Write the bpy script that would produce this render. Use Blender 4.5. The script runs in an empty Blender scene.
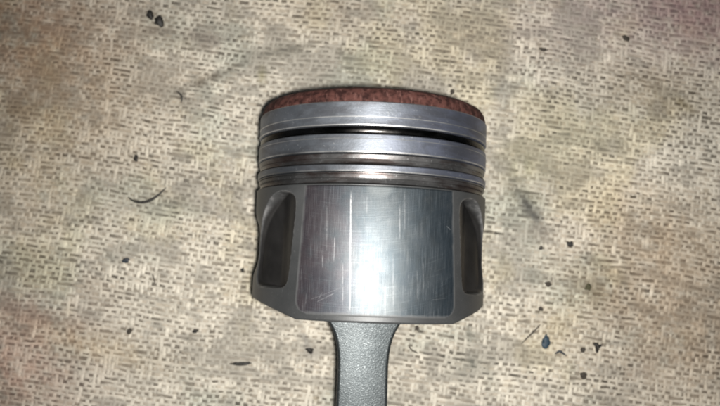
import bpy, bmesh, math, random
import numpy as np
from mathutils import Vector, Matrix, noise as mnoise

# ------------------------------------------------------------------ camera, world, flash, exposure
scene = bpy.context.scene
col = scene.collection
random.seed(7)
RNG = np.random.default_rng(11)

R = 0.040                    # piston radius (80 mm bore)
AXIS_H = R + 0.00012         # height of the piston axis above the cloth
CAM_H = AXIS_H + 0.272
PITCH = math.radians(5.0)
FPX = 772.0                  # focal length in pixels of a 720 pixel wide picture

cam = bpy.data.cameras.new('camera')
cam.sensor_width = 36.0
cam.lens = 36.0 * FPX / 720.0
cam.clip_start = 0.005
cam.clip_end = 20.0
cam_ob = bpy.data.objects.new('camera', cam)
col.objects.link(cam_ob)
cam_ob.location = (0, 0, CAM_H)
cam_ob.rotation_euler = (PITCH, 0, 0)
scene.camera = cam_ob
cam.dof.use_dof = True                     # a phone lens up close: sharp on the piston, the cloth just behind
cam.dof.focus_distance = 0.243
cam.dof.aperture_fstop = 15.0

world = bpy.data.worlds.new('World')
scene.world = world
world.use_nodes = True
world.node_tree.nodes['Background'].inputs[0].default_value = (0.80, 0.90, 1.0, 1)
world.node_tree.nodes['Background'].inputs[1].default_value = 0.06

flash = bpy.data.lights.new('phone_flash', 'SPOT')       # the phone's own flash, a centimetre from its lens
flash.energy = 6.0
flash.color = (1.0, 0.955, 0.885)
flash.shadow_soft_size = 0.004
flash.spot_size = math.radians(84)
flash.spot_blend = 1.0
flash_ob = bpy.data.objects.new('phone_flash', flash)
col.objects.link(flash_ob)
flash_ob.location = (0.007, -0.004, CAM_H + 0.001)
flash_ob.rotation_euler = (math.radians(2.0), 0, 0)

scene.cycles.filter_width = 2.1           # a phone picture is a little soft
scene.view_settings.view_transform = 'Standard'
scene.view_settings.look = 'None'
scene.view_settings.exposure = 0.0
scene.view_settings.gamma = 1.0
scene.view_settings.use_curve_mapping = False

# ------------------------------------------------------------------ helpers
def on_cloth(px, py):
    """a place of the 720 x 406 photograph -> metres on the cloth"""
    a = (px - 360.0) / FPX
    b = (203.0 - py) / FPX
    d = (a, b * math.cos(PITCH) + math.sin(PITCH), b * math.sin(PITCH) - math.cos(PITCH))
    t = CAM_H / -d[2]
    return d[0] * t, d[1] * t

def YP(py):
    """height along the piston axis for a picture row, on the piston's upper line"""
    return 0.232 * math.tan(PITCH + math.atan((203.0 - py) / FPX))

def tag(o, label=None, cat=None, group=None, kind=None):
    for k, v in (('label', label), ('category', cat), ('group', group), ('kind', kind)):
        if v:
            o[k] = v
    return o

def link_mesh(name, verts, faces, mat, parent=None, smooth=True, uvs=None):
    me = bpy.data.meshes.new(name)
    me.from_pydata([tuple(v) for v in verts], [], [tuple(f) for f in faces])
    if uvs is not None:
        lay = me.uv_layers.new(name='UVMap')
        idx = np.zeros(len(me.loops), dtype=np.int32)
        me.loops.foreach_get('vertex_index', idx)
        lay.data.foreach_set('uv', np.asarray(uvs, dtype=np.float32)[idx].ravel())
    me.polygons.foreach_set('use_smooth', [smooth] * len(me.polygons))
    me.materials.append(mat)
    me.update()
    o = bpy.data.objects.new(name, me)
    col.objects.link(o)
    if parent:
        o.parent = parent
    return o

def vnoise(x, y, seed):
    rg = np.random.default_rng(seed)
    g = rg.random((256, 256))
    xi = np.floor(x).astype(int); yi = np.floor(y).astype(int)
    fx = x - xi; fy = y - yi
    fx = fx * fx * (3 - 2 * fx); fy = fy * fy * (3 - 2 * fy)
    a = g[xi % 256, yi % 256]; b = g[(xi + 1) % 256, yi % 256]
    c = g[xi % 256, (yi + 1) % 256]; d = g[(xi + 1) % 256, (yi + 1) % 256]
    return (a * (1 - fx) + b * fx) * (1 - fy) + (c * (1 - fx) + d * fx) * fy

def fbm(x, y, seed, oct=4):
    s = 0; w = 0; a = 1.0
    for k in range(oct):
        s = s + a * vnoise(x * 2 ** k + 17.3 * k, y * 2 ** k + 5.1 * k, seed + k)
        w += a; a *= 0.55
    return s / w

def sstep(a, b, x):
    t = np.clip((x - a) / (b - a), 0, 1)
    return t * t * (3 - 2 * t)

# ------------------------------------------------------------------ materials
class NT:
    def __init__(self, name):
        self.m = bpy.data.materials.new(name)
        self.m.use_nodes = True
        self.t = self.m.node_tree
        self.b = self.t.nodes['Principled BSDF']
    def n(self, typ, **kw):
        nd = self.t.nodes.new(typ)
        for k, v in kw.items():
            setattr(nd, k, v)
        return nd
    def put(self, sock, v):
        if isinstance(v, bpy.types.NodeSocket):
            self.t.links.new(v, sock)
        elif v is not None:
            sock.default_value = v
    def math(self, op, a, b=None, c=None, clamp=False):
        nd = self.n('ShaderNodeMath', operation=op, use_clamp=clamp)
        self.put(nd.inputs[0], a); self.put(nd.inputs[1], b); self.put(nd.inputs[2], c)
        return nd.outputs[0]
    def noise(self, vec, scale, detail=4, rough=0.55, dist=0.0):
        nd = self.n('ShaderNodeTexNoise')
        self.put(nd.inputs['Vector'], vec)
        nd.inputs['Scale'].default_value = scale
        nd.inputs['Detail'].default_value = detail
        nd.inputs['Roughness'].default_value = rough
        nd.inputs['Distortion'].default_value = dist
        return nd.outputs['Fac']
    def scale(self, vec, s, rot=(0, 0, 0)):
        nd = self.n('ShaderNodeMapping')
        self.put(nd.inputs['Vector'], vec)
        nd.inputs['Scale'].default_value = s
        nd.inputs['Rotation'].default_value = rot
        return nd.outputs[0]
    def rng(self, v, a, b, c=0.0, d=1.0):
        nd = self.n('ShaderNodeMapRange')
        self.put(nd.inputs[0], v)
        for i, q in enumerate((a, b, c, d)):
            self.put(nd.inputs[i + 1], q)
        return nd.outputs[0]
    def mix(self, f, a, b, blend='MIX'):
        nd = self.n('ShaderNodeMix', data_type='RGBA', blend_type=blend)
        self.put(nd.inputs[0], f); self.put(nd.inputs[6], a); self.put(nd.inputs[7], b)
        return nd.outputs[2]
    def bump(self, h, strength=0.2, dist=0.0002, normal=None):
        nd = self.n('ShaderNodeBump')
        nd.inputs['Strength'].default_value = strength
        nd.inputs['Distance'].default_value = dist
        self.put(nd.inputs['Height'], h)
        if normal is not None:
            self.put(nd.inputs['Normal'], normal)
        return nd.outputs[0]
    def obj(self):
        return self.n('ShaderNodeTexCoord').outputs['Object']
    def uv(self):
        return self.n('ShaderNodeTexCoord').outputs['UV']
    def set(self, **kw):
        for k, v in kw.items():
            self.put(self.b.inputs[k], v)
        return self.m

def metal(name, c0, c1, r0, r1, bump=0.15, fine=900.0, stain=None, stain_amt=0.0, turned=0.0, metallic=1.0, speck=0.35, cast=False, tint=None):
    t = NT(name)
    o = t.obj()
    n1 = t.noise(o, 60, 5, 0.6)
    n2 = t.noise(o, fine, 3, 0.6)
    rings = t.noise(t.scale(o, (30, 2600, 30)), 1.0, 3, 0.6)       # lathe marks run round the axis
    c = t.mix(t.rng(n1, 0.35, 0.68), c0, c1)
    if tint:                                  # steel blue tint along one side
        sx = t.n('ShaderNodeSeparateXYZ'); t.put(sx.inputs[0], o)
        side = t.math('ADD', sx.outputs[0], t.rng(n1, 0.3, 0.7, -0.008, 0.008))
        c = t.mix(t.rng(side, 0.004, 0.030), c, tint)
    spk = t.rng(n2, 0.62, 0.78)
    c = t.mix(t.math('MULTIPLY', spk, speck), c, (0.85, 0.86, 0.88, 1))
    if stain:
        n3 = t.noise(t.scale(o, (70, 260, 70)), 1.0, 4, 0.6, 0.4)
        c = t.mix(t.math('MULTIPLY', t.rng(n3, 0.46, 0.62), stain_amt), c, stain)
    rr = t.rng(n1, 0.3, 0.7, r0, r1)
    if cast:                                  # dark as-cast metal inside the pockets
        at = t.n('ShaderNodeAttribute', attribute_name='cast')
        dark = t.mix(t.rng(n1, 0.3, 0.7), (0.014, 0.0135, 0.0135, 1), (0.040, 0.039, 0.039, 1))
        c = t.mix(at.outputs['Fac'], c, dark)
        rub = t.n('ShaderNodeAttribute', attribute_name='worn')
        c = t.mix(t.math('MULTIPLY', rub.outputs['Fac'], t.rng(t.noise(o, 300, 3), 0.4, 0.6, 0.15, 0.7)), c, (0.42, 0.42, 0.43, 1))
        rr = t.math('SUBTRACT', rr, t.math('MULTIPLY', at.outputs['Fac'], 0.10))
    h = t.math('ADD', t.math('MULTIPLY', n2, 1.0), t.math('MULTIPLY', rings, turned))
    return t.set(**{'Base Color': c, 'Metallic': metallic, 'Roughness': rr, 'Normal': t.bump(h, bump, 0.0001)})

M = {}
M['land'] = metal('worn_ring_land_metal', (0.125, 0.140, 0.162, 1), (0.225, 0.248, 0.288, 1), 0.42, 0.54, 0.35, 1100, turned=0.6, metallic=0.80, stain=(0.09, 0.09, 0.10, 1), stain_amt=0.55, tint=(0.165, 0.185, 0.262, 1))
M['groove'] = metal('carbon_stained_groove_metal', (0.10, 0.095, 0.09, 1), (0.34, 0.32, 0.30, 1), 0.16, 0.30, 0.2, 1200,
                    stain=(0.012, 0.010, 0.010, 1), stain_amt=0.95, turned=1.2)
M['groove_worn'] = metal('rubbed_groove_metal', (0.065, 0.066, 0.068, 1), (0.19, 0.19, 0.195, 1), 0.30, 0.44, 0.25, 1200,
                         stain=(0.04, 0.024, 0.021, 1), stain_amt=0.75, turned=1.0, metallic=0.75)
M['edge'] = metal('bright_worn_edge_metal', (0.16, 0.165, 0.17, 1), (0.62, 0.63, 0.64, 1), 0.34, 0.46, 0.3, 500, turned=0.2, metallic=0.8)
M['ring'] = metal('blackened_ring_steel', (0.020, 0.020, 0.021, 1), (0.075, 0.072, 0.07, 1), 0.20, 0.32, 0.15, 1200,
                  stain=(0.006, 0.006, 0.006, 1), stain_amt=0.9, turned=1.0, speck=0.1)
M['skirt'] = metal('matt_grey_skirt_metal', (0.074, 0.078, 0.082, 1), (0.104, 0.108, 0.112, 1), 0.45, 0.55, 0.2, 1800, turned=0.4, metallic=0.6, speck=0.12, cast=True)
M['inner'] = metal('cast_inner_metal', (0.12, 0.11, 0.10, 1), (0.2, 0.19, 0.18, 1), 0.6, 0.7, 0.5, 700)
M['pin'] = metal('polished_pin_steel', (0.45, 0.45, 0.46, 1), (0.55, 0.55, 0.56, 1), 0.2, 0.3, 0.05, 900)

def rod_mat():
    t = NT('shot_blasted_rod_steel')
    o = t.obj()
    n1 = t.noise(o, 1900, 3, 0.8)
    v = t.n('ShaderNodeTexVoronoi', feature='F1')
    t.put(v.inputs['Vector'], o); v.inputs['Scale'].default_value = 2200
    n3 = t.noise(o, 80, 4)
    c = t.mix(t.rng(n3, 0.3, 0.7), (0.044, 0.052, 0.056, 1), (0.078, 0.088, 0.093, 1))
    c = t.mix(t.rng(n1, 0.35, 0.65), t.mix(0.5, c, (0.02, 0.026, 0.03, 1)), c)
    c = t.mix(t.rng(n1, 0.58, 0.74, 0, 0.7), c, (0.34, 0.37, 0.385, 1))
    h = t.math('ADD', n1, t.math('MULTIPLY', v.outputs['Distance'], 0.8))
    return t.set(**{'Base Color': c, 'Metallic': 0.75, 'Roughness': 0.40, 'Normal': t.bump(h, 0.42, 0.00008)})
M['rod'] = rod_mat()

def crown_mat():
    t = NT('rust_red_crown_deposit')
    o = t.obj()
    n1 = t.noise(o, 420, 4, 0.6)
    n2 = t.noise(t.scale(o, (700, 260, 700)), 1.0, 3, 0.6)
    n3 = t.noise(o, 90, 3)
    c = t.mix(t.rng(n1, 0.40, 0.60), (0.022, 0.008, 0.007, 1), (0.078, 0.032, 0.027, 1))
    c = t.mix(t.rng(n2, 0.55, 0.72), c, (0.12, 0.058, 0.05, 1))
    c = t.mix(t.rng(n3, 0.5, 0.75, 0, 0.4), c, (0.07, 0.03, 0.024, 1))
    h = t.math('ADD', n1, t.math('MULTIPLY', n2, 0.6))
    return t.set(**{'Base Color': c, 'Roughness': 0.85, 'Specular IOR Level': 0.2, 'Normal': t.bump(h, 0.5, 0.0003)})
M['crown'] = crown_mat()

def flat_mat(name, c, rough=0.7, var=0.5, metallic=0.0):
    t = NT(name)
    o = t.obj()
    n = t.noise(o, 1200, 4, 0.6)
    d = tuple(x * var for x in c[:3]) + (1,)
    return t.set(**{'Base Color': t.mix(t.rng(n, 0.35, 0.65), d, c), 'Roughness': rough, 'Metallic': metallic,
                    'Normal': t.bump(n, 0.5, 0.0002)})
M['black'] = flat_mat('black_carbon', (0.022, 0.02, 0.018, 1), 0.6)
M['brown'] = flat_mat('dark_brown_grit', (0.06, 0.05, 0.04, 1), 0.8)
M['blue'] = flat_mat('blue_paint_flake', (0.03, 0.06, 0.09, 1), 0.6, 0.6)
M['navy'] = flat_mat('dark_blue_grit', (0.03, 0.04, 0.055, 1), 0.6)
M['olive'] = flat_mat('olive_brown_grit', (0.09, 0.085, 0.045, 1), 0.85)

# ------------------------------------------------------------------ the woven cloth
ROT = math.radians(-7.5)
CX, CY = 0.0, 0.021          # middle of the cloth
HALF_U, HALF_V = 0.236, 0.152
PU, PV = 0.00164, 0.00197    # pitch of the upright and of the cross yarns

def cloth_xy(u, v):
    """yarn coordinates -> metres, with the gentle wander of a real cloth"""
    wu = 0.0016 * (fbm(u * 22 + 3, v * 22 + 9, 41, 3) - 0.5) * 2
    wv = 0.0022 * (fbm(u * 16 + 13, v * 16 + 1, 47, 3) - 0.5) * 2
    uu, vv = u + wu, v + wv
    c, s = math.cos(ROT), math.sin(ROT)
    return CX + uu * c - vv * s, CY + uu * s + vv * c

# stains with shapes of their own, crease lines, edge tints and painted corner shading: place in the photograph, size (m), turn, strength, tint
STAINS_AND_SHADING = [
    (528, 207, .0024, .0105, 34, .85, (.085, .085, .09)), (520, 194, .0035, .0022, 10, .35, (.12, .12, .11)),
    (683, 103, .0060, .0022, -38, .55, (.14, .12, .06)), (650, 90, .0240, .0120, -15, .34, (.22, .17, .10)),
    (215, 76, .0125, .0012, 25, .80, (.13, .12, .105)), (166, 178, .0010, .0045, -12, .5, (.15, .15, .14)), (300, 47, .0110, .0016, 14, .6, (.17, .165, .15)), (182, 97, .0012, .0026, 15, .7, (.06, .06, .06)),  # second entry paints the faint dark side of a blister
    (276, 52, .0130, .0030, 6, .45, (.20, .20, .18)), (262, 75, .0016, .0034, 0, .55, (.22, .21, .10)),
    (160, 32, .0160, .0030, -9, .50, (.24, .22, .20)), (208, 40, .0080, .0034, -9, .45, (.22, .20, .19)),
    (18, 110, .0100, .0040, -8, .55, (.23, .21, .18)), (96, 287, .0095, .0050, -20, .42, (.24, .21, .18)),
    (60, 322, .0180, .0032, -10, .42, (.24, .19, .16)), (20, 310, .0130, .0060, -10, .30, (.27, .20, .17)),
    (90, 345, .0260, .0055, -14, .32, (.38, .29, .15)), (110, 118, .0070, .0026, -5, .35, (.24, .22, .2)),
    (170, 310, .0060, .0040, -8, .3, (.25, .24, .21)), (640, 372, .0060, .0030, 20, .45, (.20, .18, .17)),
    (600, 290, .0200, .0090, -25, .36, (.24, .18, .11)), (560, 330, .0140, .0110, 0, .16, (.42, .34, .18)),
    (250, 247, .0030, .0030, 0, .55, (.24, .24, .25)), (130, 205, .0070, .0040, 0, .18, (.3, .3, .3)),
    (586, 125, .0180, .0110, -10, .42, (.22, .23, .19)), (525, 170, .0110, .0130, 0, .46, (.24, .25, .19)),
    (310, 352, .0040, .0016, -20, .55, (.15, .15, .16)), (306, 342, .0012, .0050, 20, .45, (.15, .15, .16)),  # dark crease lines beside the rod, painted in
    (465, 365, .0080, .0060, 20, .18, (.25, .28, .26)), (490, 380, .0030, .0060, 15, .22, (.2, .22, .2)),
    (660, 240, .0300, .0200, -10, .42, (.30, .225, .15)), (620, 200, .0130, .0090, 0, .16, (.4, .32, .2)),
    (469, 333, .0010, .0036, 5, .6, (.14, .15, .14)), (472, 360, .0012, .0030, 10, .55, (.13, .14, .13)), (586, 250, .0006, .0036, 8, .5, (.16, .15, .13)),  # last entry paints in the dark line of a crease
    (596, 300, .0030, .0050, 10, .4, (.17, .15, .11)), (622, 325, .0016, .0060, 15, .35, (.18, .16, .14)), (147, 196, .0060, .0040, 20, .25, (.3, .29, .26)),
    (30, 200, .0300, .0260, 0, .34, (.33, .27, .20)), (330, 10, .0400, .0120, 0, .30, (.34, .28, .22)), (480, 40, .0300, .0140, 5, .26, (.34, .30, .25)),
    (12, 20, .0480, .0330, -30, .70, (.30, .205, .155)), (2, 372, .0300, .0280, 20, .60, (.34, .22, .185)),  # corners: lens and flash colour shading painted into the yarn
    (700, 8, .0360, .0200, -20, .66, (.33, .22, .24)), (690, 330, .0340, .0340, 0, .52, (.27, .20, .14)),  # mauve corner shading of the lens painted in, then a brown stain
    (600, 15, .0400, .0200, 0, .34, (.33, .27, .30)), (60, 95, .0420, .0340, 0, .34, (.33, .26, .17)),  # mauve shading towards the corner painted in, then a broad brown tint
]

_rg = random.Random(5)
for _ in range(150):          # fine workshop dirt: small grey-brown smudges, thicker on one side of the piston
    _x = _rg.random() ** 0.75 * 720
    _k = _rg.random()
    STAINS_AND_SHADING.append((_x, _rg.random() * 406, .0008 + .0042 * _k ** 2, .0007 + .0022 * _rg.random() ** 2, _rg.uniform(-40, 40), .16 + .42 * (1 - _k) * _rg.random(),
                   _rg.choice([(.16, .145, .12), (.20, .17, .13), (.15, .15, .145), (.22, .18, .12)])))

def cloth_tint(x, y, u, v, base):
    """dirt, wear and painted corner shading on top of the yarn colour; base (n,3)"""
    c = base.copy()
    big = fbm(x * 28 + 5, y * 28 + 2, 71, 4)
    mid = fbm(u * 130 + 31, v * 150 + 7, 151, 3)
    c *= (0.74 + 0.36 * big + 0.30 * (mid - 0.3))[:, None]
    # bare, greyed patches that follow the cross yarns
    g = fbm(u * 95 + 3, v * 190 + 8, 83, 3)
    g2 = fbm(u * 36 + 1, v * 50 + 4, 91, 3)
    bare = sstep(0.53, 0.62, g * 0.60 + g2 * 0.40)
    c = c * (1 - 0.50 * bare[:, None]) + 0.50 * bare[:, None] * np.array([0.245, 0.232, 0.205])
    # yellow and grey-green grime
    yl = sstep(0.52, 0.75, fbm(x * 40 + 8, y * 34 + 3, 101, 4))[:, None]
    c = c * (1 - yl * np.array([0.02, 0.04, 0.13]))
    gr = sstep(0.50, 0.72, fbm(x * 34 + 2, y * 40 + 13, 113, 4))[:, None]
    c = c * (1 - gr * np.array([0.14, 0.09, 0.09]))
    ragged = fbm(x * 320, y * 320, 131, 3)
    for px, py, a, b, deg, k, tint in STAINS_AND_SHADING:
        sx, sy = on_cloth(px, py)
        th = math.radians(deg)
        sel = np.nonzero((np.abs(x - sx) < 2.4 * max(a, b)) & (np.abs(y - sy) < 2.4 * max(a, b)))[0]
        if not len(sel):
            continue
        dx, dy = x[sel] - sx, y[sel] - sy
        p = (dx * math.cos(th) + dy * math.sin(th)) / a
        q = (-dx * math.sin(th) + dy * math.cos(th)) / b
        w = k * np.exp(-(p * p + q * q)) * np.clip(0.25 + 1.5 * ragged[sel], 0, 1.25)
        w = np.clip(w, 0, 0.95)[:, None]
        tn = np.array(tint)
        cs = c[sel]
        c[sel] = cs * (1 - w) + w * (0.45 * tn + 0.55 * tn * cs / 0.42)       # partly multiplied: the weave stays readable
    return np.clip(c, 0.01, 0.9)

def yarns():
    """pale upright yarns; cross yarns alternately pale and dark; an upright rides over every second dark yarn"""
    nu = int(HALF_U / PU); nv = int(HALF_V / PV)
    V, F, C = [], [], []
    base = 0
    for kind in ('up', 'pale', 'dark'):
        if kind == 'up':
            n_th, n_x, p_th, p_x, K = 2 * nu + 1, 2 * nv + 1, PU, PV, 4
        else:
            n_th, n_x, p_th, p_x, K = 2 * nv + 1, 2 * nu + 1, PV, PU, 2
        sd = {'up': 5, 'pale': 15, 'dark': 25}[kind]
        ti = np.arange(n_th) - (n_th - 1) // 2
        m = (n_x - 1) * K + 1
        si = np.arange(m) / K - (n_x - 1) // 2
        T, S = np.meshgrid(ti, si, indexing='ij')
        near = np.rint(S).astype(int)
        row = np.floor(S).astype(int)
        thr = np.random.default_rng(sd + 2).random(n_th)[:, None]
        cell = np.random.default_rng(sd + 3).random((n_th, n_x + 2))
        rc = cell[np.arange(n_th)[:, None], np.clip(near + (n_x - 1) // 2, 0, n_x)]
        rrow = cell[np.arange(n_th)[:, None], np.clip(row + (n_x - 1) // 2, 0, n_x)]
        fat = vnoise(T * 5.3 + 20, S * 0.30 + 70, sd + 1)
        cw = vnoise(T * 9.1 + 31, S * 0.9 + 12, sd + 6)
        if kind == 'up':
            over = np.where((T + row) % 2 == 0, 1.0, -1.0)
            over = np.where(rrow > 0.87, -over, over)                       # slips in the weave
            fr = S - row
            bulge = np.sin(fr * math.pi)
            z = -0.00012 + bulge * over * np.where(over > 0, 0.00020, 0.00028)
            z = np.where((fr < 0.1) | (fr > 0.9), np.where(rc > 0.45, 0.00009, -0.00022), z)   # mostly under the pale cross yarn
            hw = p_th * (0.32 + 0.20 * fat + 0.14 * (cw - .5) + 0.06 * (thr - .5))
            wob = (vnoise(T * 3.7 + 50, S * 0.55 + 50, sd) - 0.5) * 0.55 * p_th
            lum = 0.60 + 0.16 * (rc - .5) + 0.12 * (thr - .5) + 0.12 * (fat - .5)
            hue = np.array([1.0, 0.945, 0.825]); shift = 0.0
        elif kind == 'pale':
            z = 0.00002 + 0.00006 * np.cos((S - near) * math.pi) * (rc - 0.4)
            hw = p_th * (0.215 + 0.13 * fat + 0.20 * (cw - .5) + 0.08 * (thr - .5))
            hw = np.maximum(hw, 0.10 * p_th)
            wob = (vnoise(T * 3.7 + 50, S * 0.45 + 50, sd) - 0.5) * 0.36 * p_th
            lum = 0.56 + 0.22 * (rc - .5) + 0.08 * (thr - .5) + 0.12 * (fat - .5)
            hue = np.array([1.0, 0.94, 0.82]); shift = 0.0
        else:
            z = -0.00015 + 0 * S
            hw = p_th * (0.36 + 0.14 * fat)
            wob = (vnoise(T * 3.7 + 50, S * 0.55 + 50, sd) - 0.5) * 0.2 * p_th
            lum = 0.285 + 0.25 * (rc - .5) + 0.05 * (thr - .5) + 0.16 * (vnoise(T * .21 + 9, S * .09 + 4, 77) - .5)
            lum = np.where(rc > 0.84, 0.48, lum)
            lum = np.clip(lum, 0.09, 0.5)
            hue = np.array([1.0, 0.90, 0.755]); shift = 0.5
        for fx, dz in ((-1.0, -0.00020), (-0.55, 0.00005), (0.55, 0.00005), (1.0, -0.00020)):
            off = (T + shift) * p_th + wob + fx * hw
            run = S * p_x
            u, v = (off, run) if kind == 'up' else (run, off)
            u = u.ravel(); v = v.ravel()
            x, y = cloth_xy(u, v)
            fuzz = (np.random.default_rng(int(sd * 10 + fx * 3) + 40).random(u.size) - .5)
            V.append(np.stack([x, y, z.ravel() + dz - 0.00014 + fuzz * 0.00005], 1))
            b = (lum.ravel() + fuzz * 0.12)[:, None] * hue[None, :]
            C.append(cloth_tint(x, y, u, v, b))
        cnt = n_th * m
        idx = (np.arange(n_th)[:, None] * m + np.arange(m - 1)[None, :]).ravel()
        for k in range(3):
            a0 = base + k * cnt; a1 = base + (k + 1) * cnt
            q = np.stack([a0 + idx, a1 + idx, a1 + idx + 1, a0 + idx + 1], 1)
            if kind != 'up':
                q = q[:, ::-1]
            F.append(q)
        base += 4 * cnt
    V = np.concatenate(V).astype(np.float32); F = np.concatenate(F).astype(np.int32); C = np.concatenate(C)
    me = bpy.data.meshes.new('yarn')
    me.vertices.add(len(V)); me.vertices.foreach_set('co', V.ravel())
    me.loops.add(F.size); me.loops.foreach_set('vertex_index', F.ravel())
    me.polygons.add(len(F))
    me.polygons.foreach_set('loop_start', np.arange(0, F.size, 4, dtype=np.int32))
    me.polygons.foreach_set('use_smooth', np.ones(len(F), dtype=bool))
    me.update(calc_edges=True)
    at = me.color_attributes.new('yarn_colour', 'FLOAT_COLOR', 'POINT')
    at.data.foreach_set('color', np.concatenate([C, np.ones((len(C), 1))], 1).astype(np.float32).ravel())
    return me

def cloth_mats():
    t = NT('dyed_yarn')
    a = t.n('ShaderNodeAttribute', attribute_name='yarn_colour')
    o = t.obj()
    n = t.noise(o, 2600, 3, 0.6)
    c = t.mix(t.rng(n, 0.3, 0.7, 0.0, 0.34), a.outputs['Color'], t.mix(1.0, a.outputs['Color'], (0.55, 0.53, 0.50, 1), 'MULTIPLY'))
    y = t.set(**{'Base Color': c, 'Roughness': 0.8, 'Specular IOR Level': 0.25, 'Normal': t.bump(n, 0.5, 0.0001)})
    t = NT('cloth_backing')
    o = t.obj()
    n = t.noise(o, 500, 4)
    b = t.set(**{'Base Color': t.mix(t.rng(n, .3, .7), (0.16, 0.14, 0.11, 1), (0.26, 0.235, 0.19, 1)), 'Roughness': 0.9})
    return y, b
yarn_m, back_m = cloth_mats()
us = np.array([-1, 1, 1, -1]) * (HALF_U - 0.002); vs = np.array([-1, -1, 1, 1]) * (HALF_V - 0.002)
cc, ss = math.cos(ROT), math.sin(ROT)
top = [(CX + u * cc - v * ss, CY + u * ss + v * cc, -0.00072) for u, v in zip(us, vs)]
bot = [(x, y, -0.0025) for x, y, z in top]
cloth = link_mesh('cloth', top + bot, [(0, 1, 2, 3), (7, 6, 5, 4), (0, 4, 5, 1), (1, 5, 6, 2), (2, 6, 7, 3), (3, 7, 4, 0)], back_m, smooth=False)
tag(cloth, 'stained beige woven cloth of pale and grey-brown yarns under the piston', 'cloth', kind='structure')
yarn_me = yarns()
yarn_me.materials.append(yarn_m)
yarn = bpy.data.objects.new('yarn', yarn_me)
col.objects.link(yarn); yarn.parent = cloth
yarn['kind'] = 'stuff'

# ------------------------------------------------------------------ the piston
BASE_Y = 0.018
piston = bpy.data.objects.new('piston', None)
piston.empty_display_size = 0.02
col.objects.link(piston)
piston.location = (0.0036, BASE_Y, 0)
piston.rotation_euler = (0, 0, math.radians(-2.0))
tag(piston, 'worn grey metal engine piston with rust-red crown and connecting rod, lying on the cloth', 'piston')
ROLL = math.radians(4.0)

def P(th, r, Y):
    t = th + ROLL
    return (r * math.sin(t), Y - BASE_Y, AXIS_H + r * math.cos(t))

def lathe(name, prof, mat, seg=256, parent=piston, close_end=False, worn=()):
    """prof: (r, Y) from the crown end towards the skirt end"""
    V, F = [], []
    n = len(prof)
    for i in range(seg):
        th = 2 * math.pi * i / seg
        for r, Y in prof:
            V.append(P(th, r, Y))
    for i in range(seg):
        j = (i + 1) % seg
        for k in range(n - 1):
            F.append((i * n + k, i * n + k + 1, j * n + k + 1, j * n + k))
    if close_end:
        F.append([i * n for i in range(seg)])
    o = link_mesh(name, V, F, mat, parent)
    if worn:
        o.data.materials.append(M['edge'])
        o.data.polygons.foreach_set('material_index', [1 if f % (n - 1) in worn else 0 for f in range(seg * (n - 1))])
    o.data.set_sharp_from_angle(angle=math.radians(28 if 'ring' not in name else 5))
    return o

RL = 0.0399
# crown: a raised, deposit-covered dome inside the top rim
dome = [(0.0, 0.0582), (0.010, 0.0582), (0.020, 0.0580), (0.028, 0.0577), (0.0330, 0.0572), (0.0362, 0.0566),
        (0.0380, 0.0557), (0.0390, 0.0543), (0.0394, 0.0526), (0.0394, 0.0508)]
fine = []
for (r0, y0), (r1, y1) in zip(dome[1:], dome[2:]):
    for k in range(4):
        fine.append((r0 + (r1 - r0) * k / 4, y0 + (y1 - y0) * k / 4))
fine.append(dome[-1])
crown = lathe('crown', fine, M['crown'], 360, close_end=True)
for v in crown.data.vertices:            # lumpy deposit
    p = v.co
    k = mnoise.fractal(Vector((p.x, p.y, p.z)) * 330, 1.0, 2.0, 4) * 0.00008
    d = Vector((p.x, 0, p.z - AXIS_H))
    if d.length > 0.012:
        v.co = p + d.normalized() * k * 0.5 + Vector((0, k, 0))
crown['label'] = 'rust-red crusted crown'

y_rim, y_l1 = YP(101), YP(125.6)
land1 = [(0.0390, y_rim - 0.0002), (0.03935, y_rim), (RL - 0.0003, y_rim), (RL, y_rim - 0.0003), (RL, YP(116.2)), (RL - 0.00010, YP(116.9)),
         (RL - 0.00010, YP(117.2)), (RL + 0.00004, YP(124.2)), (RL - 0.00004, YP(125.2)), (RL - 0.0004, y_l1), (0.0380, y_l1)]
lathe('ring_land', land1, M['land'], worn=(2, 4, 7))
def groove(ya, yb, depth, ra=0.0380):
    """U-floored ring groove between axial positions ya > yb"""
    w = ya - yb
    f = w * 0.38
    pr = [(ra, ya - 0.00001), (RL - depth + f, ya - 0.00003)]
    for k in range(1, 7):
        a = math.pi / 2 * k / 6
        pr.append((RL - depth + f * (1 - math.sin(a)), ya - f * (1 - math.cos(a)) - 0.00003))
    for k in range(1, 7):
        a = math.pi / 2 * k / 6
        pr.append((RL - depth + f * (1 - math.cos(a)), yb + f * (1 - math.sin(a)) + 0.00003))
    pr.append((ra, yb + 0.00001))
    return pr
y_l2a, y_l2b = YP(133.6), YP(152.6)
lathe('ring_groove', groove(y_l1, y_l2a, 0.0036), M['groove'])
land2 = [(0.0380, y_l2a), (RL - 0.0004, y_l2a), (RL - 0.00006, y_l2a - 0.0003), (RL - 0.00004, YP(138)), (RL, YP(138.6)), (RL, YP(151.0)), (RL - 0.00008, YP(152.2)),
         (RL - 0.0004, y_l2b), (0.0380, y_l2b)]
lathe('ring_land', land2, M['land'], worn=(3, 5))
y_l3a, y_l3b = YP(164.4), YP(171.5)
lathe('ring_groove', groove(y_l2b, y_l3a, 0.0036), M['groove'])
land3 = [(0.0380, y_l3a), (RL - 0.0003, y_l3a), (RL, y_l3a - 0.0003), (RL, YP(170.2)), (RL - 0.00007, YP(171.2)), (RL - 0.0004, y_l3b), (0.0380, y_l3b)]
lathe('ring_land', land3, M['land'], worn=(3,))
y_sk = YP(183.6)
lathe('ring_groove', groove(y_l3b, y_sk, 0.0036), M['groove'])
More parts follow.
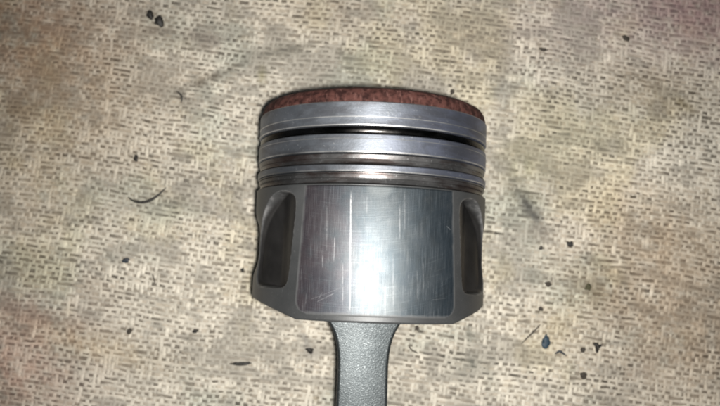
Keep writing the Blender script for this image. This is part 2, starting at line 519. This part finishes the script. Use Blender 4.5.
# the rings seated in the grooves, a hair's breadth of black gap above and below each
RB = 0.0372
bar = [(RB, YP(126.3))] + [(RL - 0.00085 + 0.00042 * math.sqrt(max(0.0, 1 - q * q)), YP(129.6 + 3.3 * q)) for q in (-1, -.9, -.7, -.45, -.2, .05, .3, .55, .8, .95, 1)] + [(RB, YP(132.95))]
lathe('piston_ring', bar, M['ring'])
lathe('piston_ring', [(RB, YP(153.5)), (RL - 0.00040, YP(153.7)), (RL - 0.00030, YP(154.3)), (RL - 0.00032, YP(155.0)), (RL - 0.00052, YP(158.4)), (RL - 0.00080, YP(158.8)),
                      (RL - 0.00070, YP(161.5)), (RL - 0.00050, YP(163.2)), (RL - 0.0008, YP(163.5)), (RB, YP(163.6))], M['groove_worn'])
lathe('piston_ring', [(RB, YP(172.2)), (RL - 0.00040, YP(172.4)), (RL - 0.00046, YP(173.5)), (RL - 0.0010, YP(173.7)), (RL - 0.0010, YP(174.2)), (RL - 0.00040, YP(174.5)),
                      (RL - 0.00056, YP(177.6)), (RL - 0.0011, YP(178.1)), (RL - 0.0009, YP(180.6)), (RL - 0.00075, YP(182.6)), (RB, YP(182.9))], M['groove_worn'])

# skirt: one shell, with the side pockets sunk into it
def poly_sd(s, Y, pts):
    """signed distance to a convex polygon (negative inside)"""
    d = np.full(s.shape, -1e9)
    n = len(pts)
    for i in range(n):
        (x0, y0), (x1, y1) = pts[i], pts[(i + 1) % n]
        ex, ey = x1 - x0, y1 - y0
        L = math.hypot(ex, ey)
        d = np.maximum(d, ((s - x0) * ey - (Y - y0) * ex) / L)
    return d

def round_poly(s, Y, pts, rad):
    """rounded: smooth maximum of the half planes"""
    n = len(pts)
    acc = 0
    for i in range(n):
        (x0, y0), (x1, y1) = pts[i], pts[(i + 1) % n]
        ex, ey = x1 - x0, y1 - y0
        L = math.hypot(ex, ey)
        acc = acc + np.exp((((s - x0) * ey - (Y - y0) * ex) / L) / rad)
    return rad * np.log(acc)

D2R = math.pi / 180
POCKET = [(39.5 * D2R * R, YP(193)), (43.5 * D2R * R, -0.0066), (73 * D2R * R, -0.0066), (73 * D2R * R, YP(236)), (65.5 * D2R * R, YP(205)), (58 * D2R * R, YP(190)), (48 * D2R * R, YP(186))]

def y_bottom(th):
    a = np.abs((th + math.pi) % (2 * math.pi) - math.pi)
    a = np.minimum(a, math.pi - a)              # 0 on the thrust faces, pi/2 on the pin sides
    x = np.sin(np.clip(a, 38 * D2R, math.pi / 2))          # cut straight up towards the pin sides
    return YP(323.5) + 0.0054 * (x - math.sin(38 * D2R)) / (1 - math.sin(38 * D2R))

def skirt():
    nt, ny = 1000, 230
    th = np.arange(nt) / nt * 2 * math.pi
    yb = y_bottom(th)
    f = np.linspace(0, 1, ny)
    TH = np.repeat(th[:, None], ny, 1)
    Y = (y_sk - 0.0003) * (1 - f)[None, :] + (yb + 0.0005)[:, None] * f[None, :]
    r = np.full(TH.shape, R)
    a = np.abs((TH + math.pi) % (2 * math.pi) - math.pi)
    a = np.where(a > math.pi / 2, math.pi - a, a)
    A2 = np.abs((TH + math.pi) % (2 * math.pi) - math.pi)       # 0..pi from the upper line
    sunk = np.zeros(TH.shape); worn = np.zeros(TH.shape)
    for s in (A2 * R,):
        # the same pocket opens from the upper and from the lower thrust face
        for ss_ in (s, math.pi * R - s):
            d = round_poly(ss_, Y, POCKET, 0.0016)
            ang = ss_ / R / D2R
            wall = sstep(0.0, 1.0, (0.0001 - d) / (0.0007 + 0.0010 * sstep(55, 70, ang)))
            dep = wall * (0.0010 + 0.0034 * sstep(40, 57, ang) * (1 - sstep(56, 74, ang)))
            # the pin side is relieved a little between the rings and the foot
            dep = dep + 0.0025 * np.exp(-((ang - 90) / 15) ** 2) * np.exp(-((Y - YP(246)) / 0.0080) ** 4)
            worn = np.maximum(worn, np.exp(-((d + 0.0001) / 0.00028) ** 2) * (0.35 + 0.65 * sstep(0.000, 0.020, Y)))
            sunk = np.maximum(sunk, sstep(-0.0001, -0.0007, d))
            r = np.minimum(r, R - dep)
    V = []
    rings = [(R - 0.0018 + 0 * th, y_sk + 0 * th), (R - 0.0004 + 0 * th, y_sk + 0 * th)]
    outer = [(r[:, k], Y[:, k]) for k in range(ny)]
    tail = [(R - 0.0004 + 0 * th, yb), (R - 0.0046 + 0 * th, yb), (R - 0.0050 + 0 * th, yb + 0.0006), (R - 0.0052 + 0 * th, np.full(nt, y_sk - 0.002))]
    allr = rings + outer + tail
    n = len(allr)
    RR = np.stack([q[0] for q in allr], 1); YY = np.stack([q[1] for q in allr], 1)
    T2 = np.repeat(th[:, None], n, 1) + ROLL
    V = np.stack([RR * np.sin(T2), YY - BASE_Y, AXIS_H + RR * np.cos(T2)], 2).reshape(-1, 3)
    i = np.arange(nt); j = (i + 1) % nt
    F = []
    for k in range(n - 1):
        F.append(np.stack([i * n + k, i * n + k + 1, j * n + k + 1, j * n + k], 1))
    F = np.concatenate(F)
    o = link_mesh('skirt', V.tolist(), F.tolist(), M['skirt'], piston)
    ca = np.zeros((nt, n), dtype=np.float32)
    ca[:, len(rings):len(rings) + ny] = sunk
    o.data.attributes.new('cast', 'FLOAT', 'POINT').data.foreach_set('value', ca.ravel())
    ca[:, len(rings):len(rings) + ny] = worn
    o.data.attributes.new('worn', 'FLOAT', 'POINT').data.foreach_set('value', ca.ravel())
    o.data.set_sharp_from_angle(angle=math.radians(50))
    return o
skirt_ob = skirt()

# inner deck closes the shell under the rings
lathe('inner_deck', [(0.0001, y_sk - 0.0021), (R - 0.0051, y_sk - 0.0021)], M['inner'], 96, skirt_ob)

# ---- wear panel on each thrust face
def face_uv(px, py):
    """picture place on the upper thrust face -> (s, Y) in centimetres"""
    a = math.radians(2.0)
    dx, dy = px - 371.0, py - 212.0
    x = dx * math.cos(a) + dy * math.sin(a)
    y = -dx * math.sin(a) + dy * math.cos(a) + 212.0
    th = 0.0
    for _ in range(12):
        th = math.asin(max(-0.97, min(0.97, (x / FPX) * (0.272 - R * math.cos(th)) / R)))
    dist = 0.272 - R * math.cos(th)
    Y = dist * math.tan(PITCH + math.atan((203.0 - y) / FPX))
    return (th - ROLL) * R * 100, Y * 100

def panel_mat():
    t = NT('polished_wear_metal')
    uv = t.uv()
    sep = t.n('ShaderNodeSeparateXYZ'); t.put(sep.inputs[0], uv)
    U, Vv = sep.outputs[0], sep.outputs[1]
    mott = t.noise(uv, 1.6, 5, 0.6)
    fine = t.noise(uv, 60, 3, 0.6)
    streak = t.noise(t.scale(uv, (42, 1.1, 1)), 1.0, 4, 0.65)          # sliding marks along the stroke
    streak2 = t.noise(t.scale(uv, (120, 3.0, 1)), 1.0, 2, 0.5)
    bow = t.n('ShaderNodeCombineXYZ'); t.put(bow.inputs[0], U)
    t.put(bow.inputs[1], t.math('ADD', Vv, t.math('ADD', t.math('MULTIPLY', U, -0.10), t.math('MULTIPLY', t.math('MULTIPLY', U, U), -0.06))))
    arcs = t.noise(t.scale(bow.outputs[0], (0.8, 26, 1)), 1.0, 4, 0.65)   # turning marks across it
    # tint across the panel: mauve-brown towards one edge, steel blue towards the other
    edge = t.math('ADD', U, t.rng(mott, 0.3, 0.7, -0.5, 0.5))
    c = t.mix(t.rng(edge, -2.4, -0.4), (0.072, 0.063, 0.073, 1), (0.066, 0.076, 0.083, 1))
    c = t.mix(t.rng(edge, 0.6, 2.4), c, (0.048, 0.064, 0.080, 1))
    c = t.mix(t.rng(streak, 0.54, 0.76, 0, 0.48), c, (0.20, 0.215, 0.23, 1))
    c = t.mix(t.rng(arcs, 0.56, 0.74, 0, 0.28), c, (0.21, 0.235, 0.25, 1))
    c = t.mix(t.rng(mott, 0.52, 0.70, 0, 0.55), c, (0.06, 0.07, 0.08, 1))
    rough = t.math('ADD', t.rng(mott, 0.3, 0.7, 0.395, 0.45), t.rng(streak, 0.4, 0.7, -0.03, 0.07))
    # single scratches: place of both ends, width in cm, strength
    S = [(350, 190, 349, 312, .016, 1.0), (334, 236, 333, 262, .012, 0.43), (326, 205, 326, 252, .010, 0.28), (322, 255, 322, 268, .012, 0.37),
         (306, 293, 305.5, 304, .010, 0.31), (399, 203, 399, 240, .010, 0.31), (404, 190, 404, 232, .008, 0.25), (316, 302, 334, 293, .008, 0.28),
         (318, 299, 322, 292, .008, 0.25), (422, 262, 422, 292, .010, 0.31), (416, 270, 416, 300, .008, 0.25), (446, 226, 450, 230, .012, 0.43),
         (309, 300, 340, 288, .006, 0.19), (392, 250, 392, 312, .008, 0.25), (360, 240, 359.5, 300, .007, 0.25), (342, 262, 342, 306, .008, 0.31),
         (366, 196, 366, 214, .008, 0.22), (301, 268, 300.5, 281, .010, 0.31), (384, 285, 384, 318, .010, 0.31), (430, 300, 445, 298, .006, 0.25)]
    mask = None
    for x0, y0, x1, y1, w, k in S:
        u0, v0 = face_uv(x0, y0); u1, v1 = face_uv(x1, y1)
        cx, cy = (u0 + u1) / 2, (v0 + v1) / 2
        L = math.hypot(u1 - u0, v1 - v0); ex, ey = (u1 - u0) / L, (v1 - v0) / L
        du = t.math('SUBTRACT', U, cx); dv = t.math('SUBTRACT', Vv, cy)
        al = t.math('ABSOLUTE', t.math('ADD', t.math('MULTIPLY', du, ex), t.math('MULTIPLY', dv, ey)))
        ac = t.math('ABSOLUTE', t.math('ADD', t.math('MULTIPLY', du, -ey), t.math('MULTIPLY', dv, ex)))
        m = t.math('MULTIPLY', t.rng(ac, w * 0.5, w * 1.4, k, 0.0), t.rng(al, L * 0.40, L * 0.5, 1.0, 0.0))
        mask = m if mask is None else t.math('MAXIMUM', mask, m)
    hair = t.noise(t.scale(uv, (150, 1.6, 1), (0, 0, 0.012)), 1.0, 2, 0.5)
    where = t.noise(uv, 0.8, 3, 0.6)
    mask = t.math('MAXIMUM', mask, t.math('MULTIPLY', t.rng(hair, 0.66, 0.74, 0, 0.6), t.rng(where, 0.42, 0.6)))
    broken = t.rng(t.noise(t.scale(uv, (30, 9, 1)), 1.0, 3), 0.38, 0.55, 0.35, 1.0)
    mask = t.math('MULTIPLY', mask, broken)
    mask = t.math('MULTIPLY', mask, t.rng(t.noise(uv, 3.0, 3), 0.35, 0.6, 0.45, 1.0))
    blot = t.noise(t.scale(uv, (1.0, 0.7, 1)), 0.9, 6, 0.68, 0.6)
    c = t.mix(1.0, c, t.mix(t.rng(blot, 0.36, 0.62), (0.70, 0.75, 0.79, 1), (1.0, 0.985, 0.975, 1)), 'MULTIPLY')
    c = t.mix(mask, c, (0.45, 0.46, 0.48, 1))
    rough = t.math('ADD', rough, t.math('MULTIPLY', mask, 0.22))
    # pale half-moon rubbed under the oil groove
    u0, v0 = face_uv(380, 184)
    du = t.math('DIVIDE', t.math('SUBTRACT', U, u0), 0.44); dv = t.math('DIVIDE', t.math('SUBTRACT', Vv, v0), 0.40)
    rr = t.math('SQRT', t.math('ADD', t.math('MULTIPLY', du, du), t.math('MULTIPLY', dv, dv)))
    rr = t.math('ADD', rr, t.rng(fine, 0.3, 0.7, -0.12, 0.12))
    half = t.rng(rr, 0.7, 1.1, 0.5, 0.0)
    c = t.mix(half, c, (0.125, 0.138, 0.144, 1))
    rough = t.math('ADD', rough, t.math('MULTIPLY', half, 0.12))
    h = t.math('ADD', t.math('MULTIPLY', streak2, 0.8), t.math('ADD', t.math('MULTIPLY', arcs, 0.8), t.math('MULTIPLY', fine, 0.5)))
    ins = t.n('ShaderNodeAttribute', attribute_name='inside').outputs['Fac']
    ins = t.rng(t.math('ADD', ins, t.rng(mott, 0.3, 0.7, -0.3, 0.3)), 0.05, 0.8)      # the polish fades out towards its edge
    c = t.mix(ins, (0.10, 0.104, 0.108, 1), c)
    rough = t.math('ADD', rough, t.math('MULTIPLY', t.math('SUBTRACT', 1.0, ins), 0.10))
    tan = t.n('ShaderNodeTangent', direction_type='UV_MAP')
    return t.set(**{'Base Color': c, 'Metallic': t.rng(ins, 0, 1, 0.62, 0.92), 'Roughness': rough, 'Anisotropic': 0.65, 'Anisotropic Rotation': 0.0,
                    'Tangent': tan.outputs[0], 'Normal': t.bump(h, 0.16, 0.00008)})
M['panel'] = panel_mat()

def wear_panel(turn):
    n, m = 120, 90
    yt, ybm = y_sk - 0.0007, YP(316.5)
    lift = 0.00005
    rad = 0.0042
    V, F, UV, ED = [], [], [], []
    cols_ = n + 3
    for k in range(m + 3):
        kk = min(max(k - 1, 0), m)
        Y = yt + (ybm - yt) * (kk / m)
        hw = (35.4 + 3.0 * kk / m) * D2R * R
        e = rad - (Y - ybm)
        if e > 0:
            hw -= rad - math.sqrt(max(rad * rad - e * e, 0))
        for i in range(cols_):
            ii = min(max(i - 1, 0), n)
            s = -hw + 2 * hw * ii / n
            ds = min(hw - abs(s), Y - ybm, 0.002) if 0 < k < m + 2 and 0 < i < cols_ - 1 else 0.0
            ED.append(max(0.0, min(1.0, ds / 0.0011)))
            rim = (k in (0, m + 2)) or (i in (0, cols_ - 1))
            if i == 0: s -= 0.0004
            if i == cols_ - 1: s += 0.0004
            V.append(P(s / R + turn, R - 0.00004 if rim else R + lift, Y + (0.0003 if k == 0 else -0.0004 if k == m + 2 else 0)))
            UV.append((s * 100, Y * 100))
    for k in range(m + 2):
        for i in range(cols_ - 1):
            a = k * cols_ + i
            F.append((a, a + cols_, a + cols_ + 1, a + 1))
    o = link_mesh('wear_panel', V, F, M['panel'], skirt_ob, True, UV)
    o.data.attributes.new('inside', 'FLOAT', 'POINT').data.foreach_set('value', ED)
    return o
wear_panel(0.0)
wear_panel(math.pi)

# ---- wrist pin across the pockets, and the connecting rod on it
def pin():
    V, F = [], []
    seg = 64
    L = 0.0345; r0 = 0.0095; yc = 0.0015
    prof = [(-L, 0.005), (-L, r0 - 0.0006), (-L + 0.0006, r0), (L - 0.0006, r0), (L, r0 - 0.0006), (L, 0.005), (-L, 0.005)]
    n = len(prof)
    for i in range(seg):
        a = 2 * math.pi * i / seg
        for x, r in prof:
            y = yc + r * math.cos(a); z = r * math.sin(a)
            V.append((x * math.cos(ROLL) + z * math.sin(ROLL), y - BASE_Y, AXIS_H - x * math.sin(ROLL) + z * math.cos(ROLL)))
    for i in range(seg):
        j = (i + 1) % seg
        for k in range(n - 1):
            F.append((i * n + k, j * n + k, j * n + k + 1, i * n + k + 1))
    o = link_mesh('wrist_pin', V, F, M['pin'], piston)
    o.data.set_sharp_from_angle(angle=math.radians(30))
pin()

ROD_X = -0.0012
def rod():
    bm = bmesh.new()
    def tr(x, y, z):
        x += ROD_X
        return (x * math.cos(ROLL * .5) + z * math.sin(ROLL * .5), y - BASE_Y, AXIS_H - x * math.sin(ROLL * .5) + z * math.cos(ROLL * .5))
    # beam: rounded-rectangle sections; width over the picture rows measured on its upper face
    def row(py):
        return 0.2605 * math.tan(PITCH + math.atan((203.0 - py) / FPX))
    st = []
    for py, w in ((314, 84), (320, 76), (325, 70), (331, 63.5), (338, 58), (346, 54), (355, 51.5), (365, 50.3), (380, 50), (406, 50.5), (440, 51.5), (470, 54)):
        st.append((row(py), w / FPX * 0.2605 / 2))
    st.append((-0.086, 0.0105))
    fine_ = []
    for (y0, w0), (y1, w1) in zip(st, st[1:]):
        for k in range(3):
            f = k / 3
            fine_.append((y0 + (y1 - y0) * f, w0 + (w1 - w0) * f))
    fine_.append(st[-1])
    H, cr = 0.0108, 0.0011
    rings = []
    for y, w in fine_:
        pts = []
        for (sx, sz, a0) in ((1, 1, 0), (-1, 1, 90), (-1, -1, 180), (1, -1, 270)):
            for k in range(5):
                a = math.radians(a0 + 90 * k / 4)
                pts.append((sx * (w - cr) + cr * math.cos(a), sz * (H - cr) + cr * math.sin(a)))
            # flange of the I-section: the web is sunk on both flat sides
            if a0 in (90, 270):
                sgn = -1 if a0 == 90 else 1
                d = min(0.004, w * 0.45)
                for zz, dx in ((H - 0.0035, 0), (H - 0.0055, d), (-(H - 0.0055), d), (-(H - 0.0035), 0)):
                    pts.append((sgn * (w - dx), zz if a0 == 90 else -zz))
        rings.append([bm.verts.new(tr(x, y, z)) for x, z in pts])
    for a, b in zip(rings, rings[1:]):
        n = len(a)
        for k in range(n):
            bm.faces.new((a[k], a[(k + 1) % n], b[(k + 1) % n], b[k]))
    bm.faces.new(rings[0]); bm.faces.new(rings[-1][::-1])
    bmesh.ops.recalc_face_normals(bm, faces=bm.faces)
    me = bpy.data.meshes.new('connecting_rod'); bm.to_mesh(me); bm.free()
    me.polygons.foreach_set('use_smooth', [True] * len(me.polygons))
    me.materials.append(M['rod'])
    me.set_sharp_from_angle(angle=math.radians(35))
    o = bpy.data.objects.new('connecting_rod', me); col.objects.link(o); o.parent = piston
    o['label'] = 'grainy forged steel rod edge-on'
    # eyes at both ends
    def eye(name, yc, ro, ri, hw):
        V, F = [], []
        seg = 64
        prof = [(-hw, ri), (-hw, ro - 0.0008), (-hw + 0.0008, ro), (hw - 0.0008, ro), (hw, ro - 0.0008), (hw, ri), (-hw, ri)]
        n = len(prof)
        for i in range(seg):
            a = 2 * math.pi * i / seg
            for x, r in prof:
                V.append(tr(x, yc + r * math.cos(a), r * math.sin(a)))
        for i in range(seg):
            j = (i + 1) % seg
            for k in range(n - 1):
                F.append((i * n + k, j * n + k, j * n + k + 1, i * n + k + 1))
        e = link_mesh(name, V, F, M['rod'], o)
        e.data.set_sharp_from_angle(angle=math.radians(30))
    eye('small_end', 0.0015, 0.0142, 0.0097, 0.0120)
    eye('big_end', -0.112, 0.0330, 0.0240, 0.0110)
rod()

# ------------------------------------------------------------------ crumbs, flakes and fibres on the cloth
def chip(name, px, py, wpx, hpx, deg, mat, label, cat, seed, thick=0.5, pts=None, group=None):
    """a small irregular solid lying on the cloth"""
    x, y = on_cloth(px, py)
    k = CAM_H / FPX
    a, b = wpx * k / 2, hpx * k / 2
    c = min(a, b) * thick
    rg = random.Random(seed)
    bm = bmesh.new()
    bmesh.ops.create_icosphere(bm, subdivisions=3, radius=1.0)
    off = Vector((rg.random() * 50, rg.random() * 50, rg.random() * 50))
    for v in bm.verts:
        d = v.co.normalized()
        f = 1 + 0.55 * mnoise.fractal(d * 1.3 + off, 1.0, 2.0, 3)
        if pts:                                    # outline radius over the angle
            ang = math.atan2(d.y, d.x) % (2 * math.pi) / (2 * math.pi) * len(pts)
            i0 = int(ang) % len(pts); ff = ang - int(ang)
            f *= pts[i0] * (1 - ff) + pts[(i0 + 1) % len(pts)] * ff
        v.co = Vector((d.x * a * f, d.y * b * f, d.z * c * (0.8 + 0.4 * f)))
    zmin = min(v.co.z for v in bm.verts)
    for v in bm.verts:
        v.co.z = max(v.co.z, zmin * 0.5)
    zmin = min(v.co.z for v in bm.verts)
    for v in bm.verts:
        v.co.z -= zmin
    me = bpy.data.meshes.new(name); bm.to_mesh(me); bm.free()
    me.materials.append(mat)
    me.polygons.foreach_set('use_smooth', [True] * len(me.polygons))
    o = bpy.data.objects.new(name, me); col.objects.link(o)
    o.location = (x, y, -0.00012); o.rotation_euler = (0, 0, math.radians(deg))
    tag(o, label, cat, group)
    return o

def fibre(name, pts, rpx, mat, label, cat, lift=0.0, group=None):
    """a tapering strand through places of the photograph"""
    P3 = []
    for i, (px, py) in enumerate(pts):
        x, y = on_cloth(px, py)
        P3.append(Vector((x, y, 0)))
    base = P3[0].copy()
    fine_ = []
    n = len(P3)
    for i in range(n - 1):
        p0, p1, p2, p3 = P3[max(i - 1, 0)], P3[i], P3[i + 1], P3[min(i + 2, n - 1)]
        for k in range(6):
            t_ = k / 6
            fine_.append(0.5 * ((2 * p1) + (p2 - p0) * t_ + (2 * p0 - 5 * p1 + 4 * p2 - p3) * t_ ** 2 + (3 * p1 - p0 - 3 * p2 + p3) * t_ ** 3))
    fine_.append(P3[-1])
    V, F = [], []
    r = rpx * CAM_H / FPX
    N = len(fine_)
    for i, p in enumerate(fine_):
        f = i / (N - 1)
        tg = (fine_[min(i + 1, N - 1)] - fine_[max(i - 1, 0)]).normalized()
        sd = Vector((-tg.y, tg.x, 0))
        rr = r * (0.18 + 0.82 * math.sin(math.pi * f) ** 0.7) * (0.85 + 0.3 * random.random())
        for k in range(8):
            a = 2 * math.pi * k / 8
            q = p - base + sd * rr * math.cos(a) + Vector((0, 0, rr * 0.7 * (math.sin(a) + 1) + lift * math.sin(math.pi * f)))
            V.append(q)
    for i in range(N - 1):
        for k in range(8):
            F.append((i * 8 + k, i * 8 + (k + 1) % 8, (i + 1) * 8 + (k + 1) % 8, (i + 1) * 8 + k))
    F.append(list(range(8))[::-1]); F.append([(N - 1) * 8 + k for k in range(8)])
    o = link_mesh(name, V, F, mat)
    o.location = (base.x, base.y, -0.0001)
    return tag(o, label, cat, group)

BELL = [1.0, 0.75, 1.0, 1.15, 0.7, 0.9, 0.65, 1.05]
chip('carbon_flake', 150, 15.5, 8.5, 9, -25, M['black'], 'smaller black carbon flake of the pair lying together on the cloth', 'flake', 3, .5, BELL)
chip('carbon_flake', 159.5, 22, 9.5, 11, -18, M['black'], 'larger triangular black carbon flake of the pair lying together', 'flake', 8, .5, BELL)
chip('crumb', 136, 158.5, 4.2, 7, 8, M['black'], 'upright black crumb just above the curved dark crease line', 'crumb', 12)
fibre('fibre', [(128, 197), (134, 201), (142, 202.3), (151, 200), (159, 194.5), (166, 187.5)], 1.5, M['black'], 'black crescent strand drawn in for a curved crease of the cloth', 'fibre')  # strand added for the dark arc of a crease
fibre('fibre', [(176, 91), (180, 94), (182, 98), (181, 103)], 1.0, M['black'], 'short hooked dark fibre beside a grey diagonal smear', 'fibre')
chip('crumb', 126, 260, 7.5, 4.8, 10, M['navy'], 'dark blue crumb beside a short brown hair', 'crumb', 21)
fibre('fibre', [(152, 273), (154, 279), (155, 284)], 0.7, M['brown'], 'short brown hair beside the dark blue crumb', 'fibre')
chip('crumb', 129.5, 331, 4.5, 5, 0, M['brown'], 'lone dark brown crumb near a yellowish stain', 'crumb', 25)
chip('crumb', 195, 331, 5, 3.6, 20, M['black'], 'small black crumb between the brown crumb and the splinter', 'crumb', 27)
chip('splinter', 241, 363.5, 22, 3.4, 1, M['black'], 'long thin black splinter lying flat on the cloth', 'splinter', 31, .7)
chip('crumb', 242.5, 270, 3.4, 3.4, 0, M['black'], 'tiny round black speck close beside the piston skirt', 'speck', 33)
chip('paint_flake', 545.5, 342, 7.8, 12.5, -14, M['blue'], 'blue paint flake, pointed oval, lying on the cloth', 'flake', 41, .35)
fibre('fibre', [(555, 354), (559, 351), (562, 352.5), (567, 356)], 1.2, M['navy'], 'small bent dark fibre right beside the blue paint flake', 'fibre')
chip('crumb', 583, 350, 5, 4.5, 10, M['brown'], 'small brown crumb between the bent fibre and the star-shaped grit', 'crumb', 45)
chip('grit', 597.5, 346.5, 9, 8.5, 20, M['black'], 'star-shaped piece of black grit near the blue flake', 'grit', 47, .5, [1.2, .5, .8, 1.2, .45, .6, 1.25, .6, .5])
chip('crumb', 583.5, 375, 6, 6.5, -30, M['brown'], 'dark brown crumb set apart below the star-shaped grit', 'crumb', 49)
chip('crumb', 570, 244, 7, 5.5, -15, M['black'], 'black crumb beside the end of the long grey smear', 'crumb', 53)
chip('crumb', 541, 248, 3.8, 3.8, 0, M['black'], 'tiny black speck between the grey smear and the piston', 'speck', 55)
chip('crumb', 588, 287, 6.5, 6, 30, M['olive'], 'olive brown crumb above the scatter around the blue flake', 'crumb', 57)
chip('crumb', 548, 284, 6, 4.5, -25, M['brown'], 'brown crumb on the cloth level with the foot of the skirt', 'crumb', 59, .4)
chip('crumb', 541, 309, 4, 4, 0, M['brown'], 'small brown speck between the skirt and the blue flake', 'speck', 61, .4)
fibre('fibre', [(521, 344), (528, 337), (535, 330), (541, 324)], 0.8, M['brown'], 'straight thin brown strand drawn in for a crease, pointing at the blue flake', 'fibre')  # strand added to mark a diagonal crease of the cloth
chip('crumb', 626, 38.5, 8, 4.2, -35, M['brown'], 'flat dark brown crumb far out beyond the crown', 'crumb', 63, .5)
chip('crumb', 543, 49.5, 8, 3.8, -12, M['brown'], 'flat dark crumb beyond the crown, off its edge', 'crumb', 65, .5)
chip('crumb', 452, 92, 4.2, 5.5, 0, M['brown'], 'dark crumb tucked against the rust-red crown', 'crumb', 67)
chip('crumb', 417, 328, 4, 4.5, 0, M['brown'], 'small dark crumb by the skirt edge beside the rod', 'crumb', 69)
chip('crumb', 310, 350, 8, 6.5, 20, M['black'], 'ragged black crumb on a grey crease beside the rod', 'crumb', 71, .4, [1.2, .5, .8, 1.2, .5, .7, 1.2, .6])
fibre('fibre', [(408, 345), (412, 350), (418, 353)], 0.8, M['brown'], 'short curved dark hair beside the connecting rod', 'fibre')
